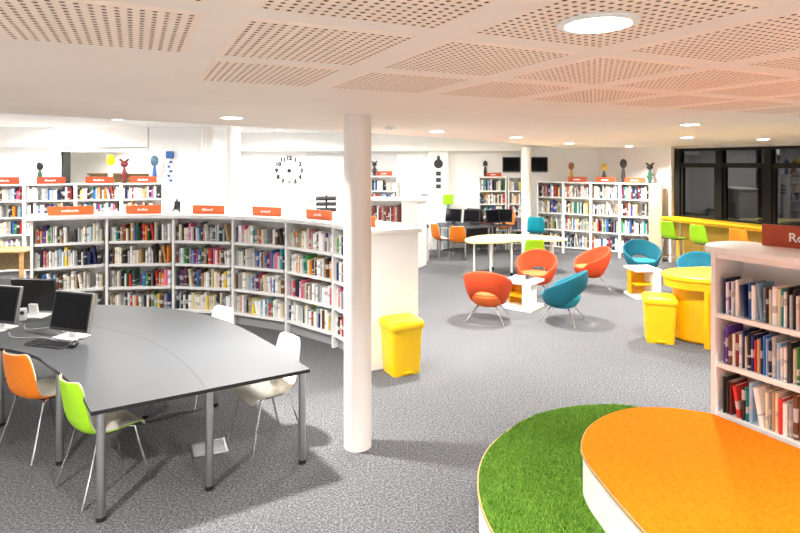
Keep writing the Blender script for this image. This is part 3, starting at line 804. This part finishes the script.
# ================================================================== PEDAL BINS
def bin_(label, x, y, rz, h=0.60):
    e = empty('pedal_bin', (x, y, 0), rz); tag(e, label, 'bin', 'yellow pedal bins')
    m = MB(); bm = m.bm
    def ring(w, d, z, r=0.04):
        pts = []
        for cx, cy, a0 in ((1, 1, 0), (-1, 1, 1), (-1, -1, 2), (1, -1, 3)):
            for i in range(4):
                a = PI/2*(a0+i/3); pts.append(bm.verts.new((cx*(w/2-r)+r*math.cos(a), cy*(d/2-r)+r*math.sin(a), z)))
        return pts
    rs = [ring(0.325, 0.29, 0.0), ring(0.333, 0.298, 0.03), ring(0.375, 0.335, h*0.80), ring(0.385, 0.345, h*0.86)]
    for A, B in zip(rs, rs[1:]):
        for k in range(16): bm.faces.new((A[k], A[(k+1) % 16], B[(k+1) % 16], B[k]))
    bm.faces.new(rs[0][::-1]); bm.faces.new(rs[-1])
    m.build('body', 'yellow', e, smooth=True)
    m = MB(); bm = m.bm
    rs = [ring(0.40, 0.36, h*0.84), ring(0.41, 0.37, h*0.865), ring(0.405, 0.365, h*0.93), ring(0.36, 0.32, h*0.985), ring(0.26, 0.22, h)]
    for A, B in zip(rs, rs[1:]):
        for k in range(16): bm.faces.new((A[k], A[(k+1) % 16], B[(k+1) % 16], B[k]))
    bm.faces.new(rs[0][::-1]); bm.faces.new(rs[-1])
    m.build('lid', 'yellow', e, smooth=True)
    MB().box((0.0, -0.145, 0.03), (0.11, 0.05, 0.02)).build('pedal', 'amber', e, bevel=0.006)
    return e
bin_('yellow pedal bin at the white end of the curved bookcase', 0.015, 6.245, 0.469, 0.60)
bin_('yellow pedal bin in front of the yellow desk', 3.36, 7.32, -0.30, 0.60)

# ================================================================== YELLOW DESK
e = empty('yellow_desk', (4.2, 7.38, 0), 0); tag(e, 'yellow curved desk behind the yellow bin', 'desk')
def ell(cx, cy, rx, ry, n=48): return [(cx+rx*math.cos(2*PI*i/n), cy+ry*math.sin(2*PI*i/n)) for i in range(n)]
MB().prism(ell(0, 0, 0.75, 0.47), 0.80, 0.86).build('desk_top', 'yellow', e, bevel=0.015)
MB().prism(ell(0, 0, 0.73, 0.45), 0.70, 0.80).build('fascia', 'amber', e)
MB().prism(ell(0.06, 0.03, 0.66, 0.39), 0.03, 0.70).build('pedestal', 'amber', e, smooth=False)
MB().prism(ell(0.06, 0.03, 0.62, 0.36), 0.0, 0.03).build('plinth', 'amber', e)
MB().box((-0.40, -0.395, 0.35), (0.05, 0.06, 0.70), rz=0.3).build('leg', 'amber', e, bevel=0.006)
MB().box((0.40, -0.395, 0.35), (0.05, 0.06, 0.70), rz=-0.3).build('leg', 'amber', e, bevel=0.006)
e = empty('pen', (4.28, 7.55, 0.86), 0.6); tag(e, 'black pen lying on the yellow desk', 'pen')
MB().tube([(-0.07, 0, 0.008), (0.05, 0, 0.008), (0.07, 0, 0.008)], [0.007, 0.007, 0.002], 8).build('barrel', 'black', e)
MB().tube([(-0.085, 0, 0.008), (-0.07, 0, 0.008)], 0.008, 8).build('cap', 'softblack', e)

# ================================================================== TUB CHAIRS
def make_tub(label, cm, cs, x, y, fx, fy, group):
    e = empty('tub_chair', (x, y, 0), math.atan2(fy, fx)-PI/2); tag(e, label, 'armchair', group)
    n, K = 40, 6
    def up(c): return 0.455+0.31*max(0.0, (c+1)/2)**1.25
    def lo(c): return 0.245+0.215*max(0.0, (c-0.35)/0.65)**1.1 if c > 0.35 else 0.245
    m = MB(); bm = m.bm; O, I = [], []
    for i in range(n):
        th = 2*PI*i/n; c = math.cos(th)          # th = 0 is the back (-y)
        dx, dy = math.sin(th), -math.cos(th)
        u, l = up(c), lo(c)
        if c < -0.55:                         # the front is low, level with the cushion
            u = max(0.40, u-0.10*min(1, (-0.55-c)/0.3)); 
        ro, ri = [], []
        for k in range(K+1):
            t = k/K; z = l+(u-l)*t
            rz = (z-0.225)/0.53
            r = 0.205+0.155*max(0, min(1, rz*1.25))**0.6+0.012*math.sin(t*PI)
            th_ = 0.022+0.012*math.sin(t*PI)
            ro.append(bm.verts.new((dx*r*1.04, dy*r, z))); ri.append(bm.verts.new((dx*(r-th_*1.6)*1.04, dy*(r-th_*1.6), z+(0.004 if 0 < k < K else 0))))
        O.append(ro); I.append(ri)
    for i in range(n):
        j = (i+1) % n
        for k in range(K):
            bm.faces.new((O[i][k], O[j][k], O[j][k+1], O[i][k+1])); bm.faces.new((I[i][k], I[i][k+1], I[j][k+1], I[j][k]))
        bm.faces.new((O[i][K], O[j][K], I[j][K], I[i][K])); bm.faces.new((O[i][0], I[i][0], I[j][0], O[j][0]))
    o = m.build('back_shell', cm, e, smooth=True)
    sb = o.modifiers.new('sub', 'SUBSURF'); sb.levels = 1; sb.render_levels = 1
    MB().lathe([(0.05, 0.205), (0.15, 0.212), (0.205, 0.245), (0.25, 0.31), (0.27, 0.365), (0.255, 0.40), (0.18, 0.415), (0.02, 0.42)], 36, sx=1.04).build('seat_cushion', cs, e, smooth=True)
    for sx in (-1, 1):
        for sy in (-1, 1):
            MB().tube([(sx*0.10, sy*0.09, 0.23), (sx*0.14, sy*0.13, 0.215), (sx*0.28, sy*0.26, 0.0)], 0.0085, 8).build('leg', 'chrome', e, smooth=True)
    return e
GO, GT = 'orange tub chairs', 'teal tub chairs'
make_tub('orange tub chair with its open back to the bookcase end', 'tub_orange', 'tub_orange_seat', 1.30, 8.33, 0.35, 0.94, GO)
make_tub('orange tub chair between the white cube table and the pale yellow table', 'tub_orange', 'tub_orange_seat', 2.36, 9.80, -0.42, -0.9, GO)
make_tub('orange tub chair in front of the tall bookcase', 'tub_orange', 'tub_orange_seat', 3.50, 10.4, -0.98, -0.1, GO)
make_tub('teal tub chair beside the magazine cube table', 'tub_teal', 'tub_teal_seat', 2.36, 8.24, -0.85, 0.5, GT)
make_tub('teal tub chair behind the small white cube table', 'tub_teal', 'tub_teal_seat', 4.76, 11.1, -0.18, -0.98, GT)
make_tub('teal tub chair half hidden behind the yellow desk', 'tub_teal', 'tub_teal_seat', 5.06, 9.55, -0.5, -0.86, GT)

# ---- cube tables
def cube_table(label, x, y, rz, s=0.50, h=0.45):
    e = empty('cube_table', (x, y, 0), rz); tag(e, label, 'side table', 'white cube tables')
    MB().box((0, 0, h-0.02), (s, s, 0.04)).build('table_top', 'white', e, bevel=0.004)
    MB().box((0, 0, 0.025), (s, s, 0.05)).build('base', 'white', e, bevel=0.004)
    MB().box((s*0.22, 0, h/2), (0.03, s-0.04, h-0.09)).build('divider', 'white', e)
    MB().box((s*0.34, -s*0.46, h/2), (s*0.28, 0.025, h-0.09)).build('front_panel', 'white', e)
    MB().box((-s*0.14, s*0.22, h/2), (s*0.68, 0.02, h-0.09)).build('inner_back', 'amber', e)
    MB().box((-s*0.14, -s*0.12, h*0.48), (s*0.66, s*0.64, 0.018)).build('inner_shelf', 'amber', e)
    MB().box((-s*0.46, s*0.1, h/2), (0.02, s*0.3, h-0.09)).build('side_post', 'amber', e)
    return e
cube_table('white cube table with yellow inside, magazines on top', 1.96, 9.0, math.radians(-38))
cube_table('white cube table with yellow inside beside a teal chair', 4.18, 9.75, math.radians(4), 0.45, 0.5)
def booklet(label, x, y, z, rz, c, w=0.2, d=0.14):
    e = empty('magazine', (x, y, z), rz); tag(e, label, 'magazine')
    MB().box((0, 0, 0.004), (w, d, 0.006)).build('pages', 'pages', e); MB().box((0, 0, 0.008), (w+0.004, d+0.004, 0.002)).build('cover', c, e)
booklet('dark magazine lying on the cube table between the chairs', 2.10, 9.12, 0.45, 0.5, 'softblack')
booklet('dark magazine on the cube table by the teal chair', 4.2, 9.83, 0.5, 0.2, 'softblack', 0.16, 0.1)
e = empty('tumbler', (2.02, 8.98, 0.45)); tag(e, 'small dark cup on the cube table', 'cup')
MB().lathe([(0.028, 0), (0.035, 0.075), (0.033, 0.075), (0.027, 0.006)], 16).build('body', 'black', e, smooth=True)
MB().tube([(0.033, 0, 0.06), (0.055, 0, 0.055), (0.055, 0, 0.025), (0.03, 0, 0.018)], 0.005, 6).build('handle', 'black', e, smooth=True)

# ---- pale yellow table
e = empty('wave_table', (2.35, 11.8, 0)); tag(e, 'pale yellow wavy table on white legs with castors', 'table')
wp = catmull([(1.40, 11.20), (1.95, 11.22), (2.4, 11.5), (2.9, 11.5), (3.38, 11.55), (3.42, 12.0), (2.9, 12.35), (2.3, 12.5), (1.75, 12.3), (1.36, 11.75)], 6)
MB().prism(shift(wp, 2.35, 11.8), 0.70, 0.728).build('table_top', 'paleyellow', e, bevel=0.004)
for x, y in [(1.50, 11.42), (1.82, 11.35), (2.0, 12.2), (2.28, 11.55), (3.18, 11.75), (3.2, 12.0)]:
    lg = MB().lathe([(0.02, 0.06), (0.02, 0.70)], 12, (x-2.35, y-11.8, 0)).build('leg', 'white', e, smooth=True)
    MB().lathe([(0.032, 0.0), (0.036, 0.03), (0.02, 0.06)], 12, (x-2.35, y-11.8, 0)).build('castor', 'black', lg, smooth=True)
make_chair('lime green chair with its back to the orange tub chair', 'lime', 2.62, 11.15, 0.05, 1.0, 'chairs further into the room')

# ================================================================== COMPUTER DESK AT THE BACK
e = empty('computer_desk', (1.8, 14.2, 0)); tag(e, 'dark grey computer desk with steel legs near the back wall', 'desk')
dp = [(0.85, 14.25), (1.56, 13.52), (2.3, 13.98), (2.92, 14.30), (2.42, 14.5), (1.6, 14.82), (1.0, 14.85)]
MB().prism(shift(dp, 1.8, 14.2), 0.715, 0.74).build('table_top', 'table', e)
for x, y in [(0.95, 14.28), (1.57, 13.62), (2.8, 14.3), (2.36, 14.46), (1.05, 14.78), (2.2, 14.0)]:
    MB().lathe([(0.026, 0), (0.026, 0.715)], 12, (x-1.8, y-14.2, 0)).build('leg', 'steel', e, smooth=True)
MB().box((0.25, 0.15, 0.40), (0.9, 0.02, 0.5), rz=0.4).build('modesty_panel', 'softblack', e)
for lab, x, y, fx, fy in [('black screen on the back desk beside the lime panel', 1.35, 14.40, -0.5, -0.86), ('black screen on the back desk, second from the lime panel', 1.79, 14.16, -0.5, -0.86), ('black screen on the back desk in front of the wall bookcase', 1.95, 14.55, 0.6, 0.8), ('black screen on the back desk near the orange stool', 2.34, 14.12, 0.5, -0.86), ('black screen at the window end of the back desk', 2.62, 14.30, -0.3, -0.95)]:
    monitor(lab, x, y, fx, fy, 0.44, 0.34, 'softblack', z=0.74, bm='black')
make_chair('orange chair seen from the side at the back desk', 'chairorange', 1.02, 13.85, 0.85, 0.45, 'chairs further into the room')
make_chair('orange chair with its back to the room at the back desk', 'chairorange', 1.40, 13.38, 0.3, 0.95, 'chairs further into the room')

# ---- bar stools
def stool(label, mt, x, y, fx, fy):
    e = empty('bar_stool', (x, y, 0), math.atan2(fy, fx)-PI/2); tag(e, label, 'stool', 'moulded bar stools')
    make_shell(e, mt, mt, 0.22, 1.0)
    for sx in (-1, 1):
        for sy in (-1, 1):
            MB().tube([(sx*0.13, sy*0.10, 0.65), (sx*0.15, sy*0.12, 0.63), (sx*0.20, sy*0.2, 0)], 0.0095, 8).build('leg', 'chrome', e, smooth=True)
    MB().tube([(0.18, 0.165, 0.25), (-0.18, 0.165, 0.25), (-0.18, -0.165, 0.25), (0.18, -0.165, 0.25)], 0.008, 6, closed=True).build('foot_rail', 'chrome', e)
    MB().box((0, 0.02, 0.645), (0.30, 0.24, 0.012)).build('seat_mount', 'softblack', e)
    return e
wx, wy = BX
stool('lime bar stool next to the beige bookcase end', 'lime', 5.98, 12.35, wx, wy)
stool('lime bar stool in the middle of the window counter', 'lime', 6.22, 11.55, wx, wy)
stool('orange bar stool at the yellow window counter', 'chairorange', 6.62, 10.85, wx, wy)
stool('teal bar stool in front of the tall bookcase', 'tealplastic', 3.22, 13.35, 0.3, 0.95)
stool('orange bar stool at the window end of the back desk', 'chairorange', 2.73, 14.66, -0.5, -0.86)

# ---- window counter
e = empty('window_counter', (*win(4.0, 0.25), 0), wa); tag(e, 'long bright yellow counter running along the dark windows', 'counter')
MB().box((0, 0.0, 1.045), (7.9, 0.44, 0.05)).build('counter_top', 'yellow', e, bevel=0.006)
MB().box((0, -0.19 if False else 0.0, 0.995), (7.8, 0.36, 0.05)).build('apron', 'amber', e)
for k in range(7):
    MB().tube([(-3.6+k*1.2, 0.0, 0.0), (-3.6+k*1.2, 0.0, 0.98)], 0.025, 12).build('leg', 'steel', e, smooth=True)

# ================================================================== WALL THINGS
def tv(label, x):
    e = empty('wall_screen', (x, YB, 2.06)); tag(e, label, 'screen', 'wall screens')
    MB().box((0, -0.07, 0.2), (0.47, 0.05, 0.40)).build('housing', 'black', e, bevel=0.006)
    MB().box((0, -0.0965, 0.205), (0.42, 0.003, 0.33)).build('screen', 'screen', e)
    MB().box((0, -0.022, 0.2), (0.2, 0.045, 0.2)).build('bracket', 'softblack', e)
tv('black wall screen above the bookcase behind the computers', 3.0); tv('black wall screen on the window side of the pillar', 3.74)

e = empty('wall_clock', (-3.0, YB, 2.09)); tag(e, 'clock of separate black numerals on the white wall', 'clock')
MB().lathe([(0.055, 0), (0.05, 0.03)], 24).build('hub', 'black', e).rotation_euler = (PI/2, 0, 0)
for k in range(12):
    a = PI/2-2*PI*(k+1)/12
    cu = bpy.data.curves.new('numeral', 'FONT'); cu.body = str(k+1); cu.size = 0.15; cu.extrude = 0.008; cu.offset = 0.009
    cu.align_x = 'CENTER'; cu.align_y = 'CENTER'; cu.materials.append(M['black'])
    o = bpy.data.objects.new('numeral', cu); COL.objects.link(o); o.parent = e
    o.location = (0.34*math.cos(a), -0.009, 0.34*math.sin(a)); o.rotation_euler = (PI/2, 0, 0); font_mesh(o)

e = empty('hanging_plaque', (1.02, YB-0.3, 1.6)); tag(e, 'black round plaque with three square plates on white pilaster', 'plaque')
m = MB().lathe([(0.12, 0), (0.12, 0.02)], 24); o = m.build('disc', 'black', e); o.rotation_euler = (PI/2, 0, 0); o.location = (0, 0, 0.68)
MB().lathe([(0.05, 0), (0.03, 0.12)], 8).build('finial', 'black', e, loc=(0, -0.01, 0.77))
for k in range(3): MB().box((0, -0.008, 0.42-k*0.17), (0.13, 0.016, 0.11)).build('plate', 'softblack', e)

# carved figures on the bookcases
def cm_(name, c): M[name] = mat(name, c, 0.45); return name
def figure(label, x, y, z, h, c_head, c_body, style):
    e = empty('carved_figure', (x, y, z)); tag(e, label, 'figure', 'carved figures on top of bookcases')
    MB().lathe([(0.055, 0), (0.055, 0.02), (0.04, 0.03)], 16).build('base', 'softblack', e, smooth=True)
    MB().lathe([(0.034, 0.03), (0.048, h*0.22), (0.040, h*0.45), (0.026, h*0.58), (0.022, h*0.64)], 16).build('body', c_body, e, smooth=True)
    m = MB()
    if style == 0:
        m.ball((0, 0, h*0.80), h*0.2, (0.72, 0.72, 1.0), 14, 10); m.ball((0.0, -h*0.12, h*0.79), h*0.05)
    elif style == 1:
        m.ball((0, 0, h*0.76), h*0.15, (1.0, 0.8, 0.9), 14, 10)
        for s in (-1, 1): m.tube([(s*h*0.06, 0, h*0.85), (s*h*0.16, 0, h*0.95), (s*h*0.22, 0, h*0.93)], [h*0.06, h*0.045, h*0.02], 8)
    else:
        m.box((0, 0, h*0.80), (h*0.26, h*0.2, h*0.26)); m.box((0, 0, h*0.97), (h*0.14, h*0.1, h*0.08))
    m.build('head', c_head, e, smooth=style < 2)
    if style == 1:
        m = MB()
        for s in (-1, 1): m.tube([(s*0.035, 0, h*0.45), (s*0.08, -0.01, h*0.34), (s*0.05, -0.02, h*0.24)], 0.014, 8)
        m.build('arms', c_body, e, smooth=True)
for c, n in [((0.02, 0.015, 0.015), 'fig dark'), ((0.02, 0.10, 0.05), 'fig green'), ((0.85, 0.80, 0.0), 'fig yellow'), ((0.16, 0.015, 0.02), 'fig maroon'), ((0.08, 0.17, 0.25), 'fig bluegrey'), ((0.02, 0.10, 0.34), 'fig blue'), ((0.35, 0.12, 0.04), 'fig brown'), ((0.6, 0.35, 0.03), 'fig ochre'), ((0.75, 0.78, 0.8), 'fig white')]: cm_(n, c)
figure('dark headed figure with a green body on the tall bookcase', -7.33, 11.50, 1.88, 0.44, 'fig dark', 'fig green', 0)
figure('bright yellow headed figure on the tall bookcase', -6.08, 11.87, 1.88, 0.60, 'fig yellow', 'fig white', 0)
figure('dark red horned figure on the tall bookcase', -5.83, 11.95, 1.88, 0.52, 'fig maroon', 'fig maroon', 1)
figure('blue grey figure with a large oval head on the bookcase', -5.27, 12.13, 1.88, 0.58, 'fig bluegrey', 'fig blue', 0)
e = empty('totem_figure', (-5.04, 12.4, 0)); tag(e, 'tall slim blue and white totem beside the bookcase end', 'figure')
MB().box((0, 0, 0.9), (0.16, 0.12, 1.8)).build('post', 'white', e, bevel=0.01)
MB().box((0, -0.02, 2.48), (0.15, 0.12, 0.16)).build('head', 'fig blue', e, bevel=0.02)
MB().tube([(0, 0, 1.8), (0, 0, 2.42)], 0.04, 10).build('neck', 'fig white', e)
for k in range(5): MB().ball((0.02*(-1)**k, -0.035, 1.92+k*0.1), 0.035, (1.1, 0.5, 0.9), 8, 6).build('bead', 'fig blue', e, smooth=True)
fn = Vector((0.54, 0.842))
def onfar(t): p = F0.lerp(F1, t)+fn*0.245; return p.x, p.y
for lab, t, h, a, b, s in [('slim brown figure at the pillar end of the tall bookcase', 0.30, 0.5, 'fig brown', 'fig ochre', 0), ('small ochre and black figure on the tall bookcase', 0.60, 0.46, 'fig ochre', 'fig dark', 2), ('black bushy headed figure on the tall bookcase', 0.765, 0.58, 'fig dark', 'fig dark', 0), ('black horned figure at the window end of the bookcase', 0.985, 0.5, 'fig dark', 'fig green', 1)]:
    x, y = onfar(t); figure(lab, x, y, 1.82, h, a, b, s)
figure('black figure on the wall bookcase beside the round pillar', -0.68, 15.02, 1.96, 0.4, 'fig dark', 'fig dark', 1)
figure('black boxy figure on the wall bookcase behind the computers', 2.28, 15.1, 1.94, 0.42, 'fig dark', 'fig dark', 2)

# black display stand seen over the curved bookcase
e = empty('leaflet_stand', (-1.55, 11.9, 0)); tag(e, 'black tiered leaflet stand behind the curved bookcase', 'stand')
MB().tube([(0, 0, 0.02), (0, 0, 1.62)], 0.02, 10).build('pole', 'black', e)
MB().lathe([(0.2, 0), (0.2, 0.015), (0.03, 0.03)], 20).build('base', 'black', e)
for z in (1.32, 1.44, 1.56): MB().box((0, -0.03, z), (0.42, 0.14, 0.03), rx=0.3).build('tray', 'black', e)
# easel on the curved worktop
a = ANG[4]+0.02; x, y = cpt(a, CR+0.35)
e = empty('tabletop_easel', (x, y, 1.552), a-PI/2); tag(e, 'small black easel standing on the curved bookcase top', 'easel')
MB().tube([(-0.06, -0.03, 0.0), (0.0, 0.0, 0.2)], 0.008, 6).build('leg', 'black', e); MB().tube([(0.06, -0.03, 0.0), (0.0, 0.0, 0.2)], 0.008, 6).build('leg', 'black', e)
MB().tube([(0.0, 0.08, 0.0), (0.0, 0.0, 0.2)], 0.008, 6).build('leg', 'black', e); MB().box((0, -0.03, 0.04), (0.12, 0.02, 0.012)).build('ledge', 'black', e)
MB().box((0.01, -0.012, 0.11), (0.09, 0.008, 0.12), rx=-0.12).build('card', 'softblack', e)
# lime panel on a pole, side cabinet and lamp
e = empty('standing_sign', (1.27, 14.92, 0)); tag(e, 'lime green square sign on a slim blue pole', 'sign')
MB().lathe([(0.14, 0), (0.14, 0.02), (0.02, 0.03)], 20).build('base', 'softblack', e)
MB().tube([(0, 0, 0.02), (0, 0, 1.22)], 0.014, 8).build('pole', 'tealplastic', e); MB().box((0, -0.02, 1.34), (0.27, 0.02, 0.26)).build('panel', 'lime', e, bevel=0.01)
e = empty('side_cabinet', (0.57, 13.45, 0)); tag(e, 'low grey cabinet between the counter and the orange chair', 'cabinet')
MB().box((0, 0, 0.4), (0.2, 0.5, 0.8)).build('body', 'greyboard', e, bevel=0.005); MB().box((0, 0, 0.815), (0.22, 0.54, 0.03)).build('top', 'softblack', e)
MB().box((0, -0.255, 0.4), (0.16, 0.01, 0.7)).build('door', 'greyboard', e)
e = empty('desk_lamp', (0.57, 13.45, 0.83)); tag(e, 'thin black lamp with a flat bar head on the grey cabinet', 'lamp')
MB().lathe([(0.08, 0), (0.08, 0.015), (0.01, 0.02)], 16).build('base', 'black', e); MB().tube([(0, 0, 0.02), (0, 0, 0.70)], 0.008, 8).build('pole', 'black', e)
MB().box((0, 0, 0.71), (0.18, 0.05, 0.025)).build('head', 'black', e, bevel=0.005)
# wooden desk at far left and cupboard inside the opening
e = empty('wooden_desk', (-7.25, 10.25, 0)); tag(e, 'oak desk standing in front of the tall bookcase', 'desk')
MB().box((0, 0, 0.73), (1.2, 0.6, 0.03)).build('table_top', 'wood', e, bevel=0.004)
for sx in (-1, 1):
    for sy in (-1, 1): MB().box((sx*0.55, sy*0.25, 0.357), (0.05, 0.05, 0.715)).build('leg', 'wood', e)
MB().box((0, 0.25, 0.5), (1.05, 0.02, 0.35)).build('modesty_panel', 'darkwood', e)
e = empty('wooden_cupboard', (-6.75, 14.2, 0)); tag(e, 'brown wooden cupboard seen through the white framed opening', 'cupboard')
MB().box((0, 0, 1.0), (1.9, 0.4, 2.0)).build('body', 'darkwood', e, bevel=0.005); MB().box((0, 0, 2.02), (1.98, 0.46, 0.05)).build('top', 'darkwood', e)
for sx in (-1, 1):
    d_ = MB().box((sx*0.47, -0.21, 1.0), (0.9, 0.02, 1.9)).build('door', 'darkwood', e); MB().box((sx*0.1, -0.23, 1.1), (0.015, 0.02, 0.12)).build('handle', 'steel', d_)
l = bpy.data.lights.new('recess_fill', 'AREA')
downlight(-6.8, 15.0, ZH, 70, 'added unseen lamp brightening the recess behind the opening', group='downlights in the raised ceiling')  # added behind the cupboard to light the recess wall
bpy.data.lights.remove(l)
# smoke detector beside the big lamp
e = empty('smoke_detector', (-0.10, 6.05, ZC)); tag(e, 'small white smoke detector on the low ceiling', 'smoke detector')
MB().lathe([(0.045, -0.035), (0.055, -0.02), (0.055, 0.0)], 20).build('body', 'white', e, smooth=True); MB().lathe([(0.018, -0.04), (0.018, -0.034)], 12).build('sensor', 'greyboard', e)
print('books', NBOOK[0], 'mass', len(MASS))
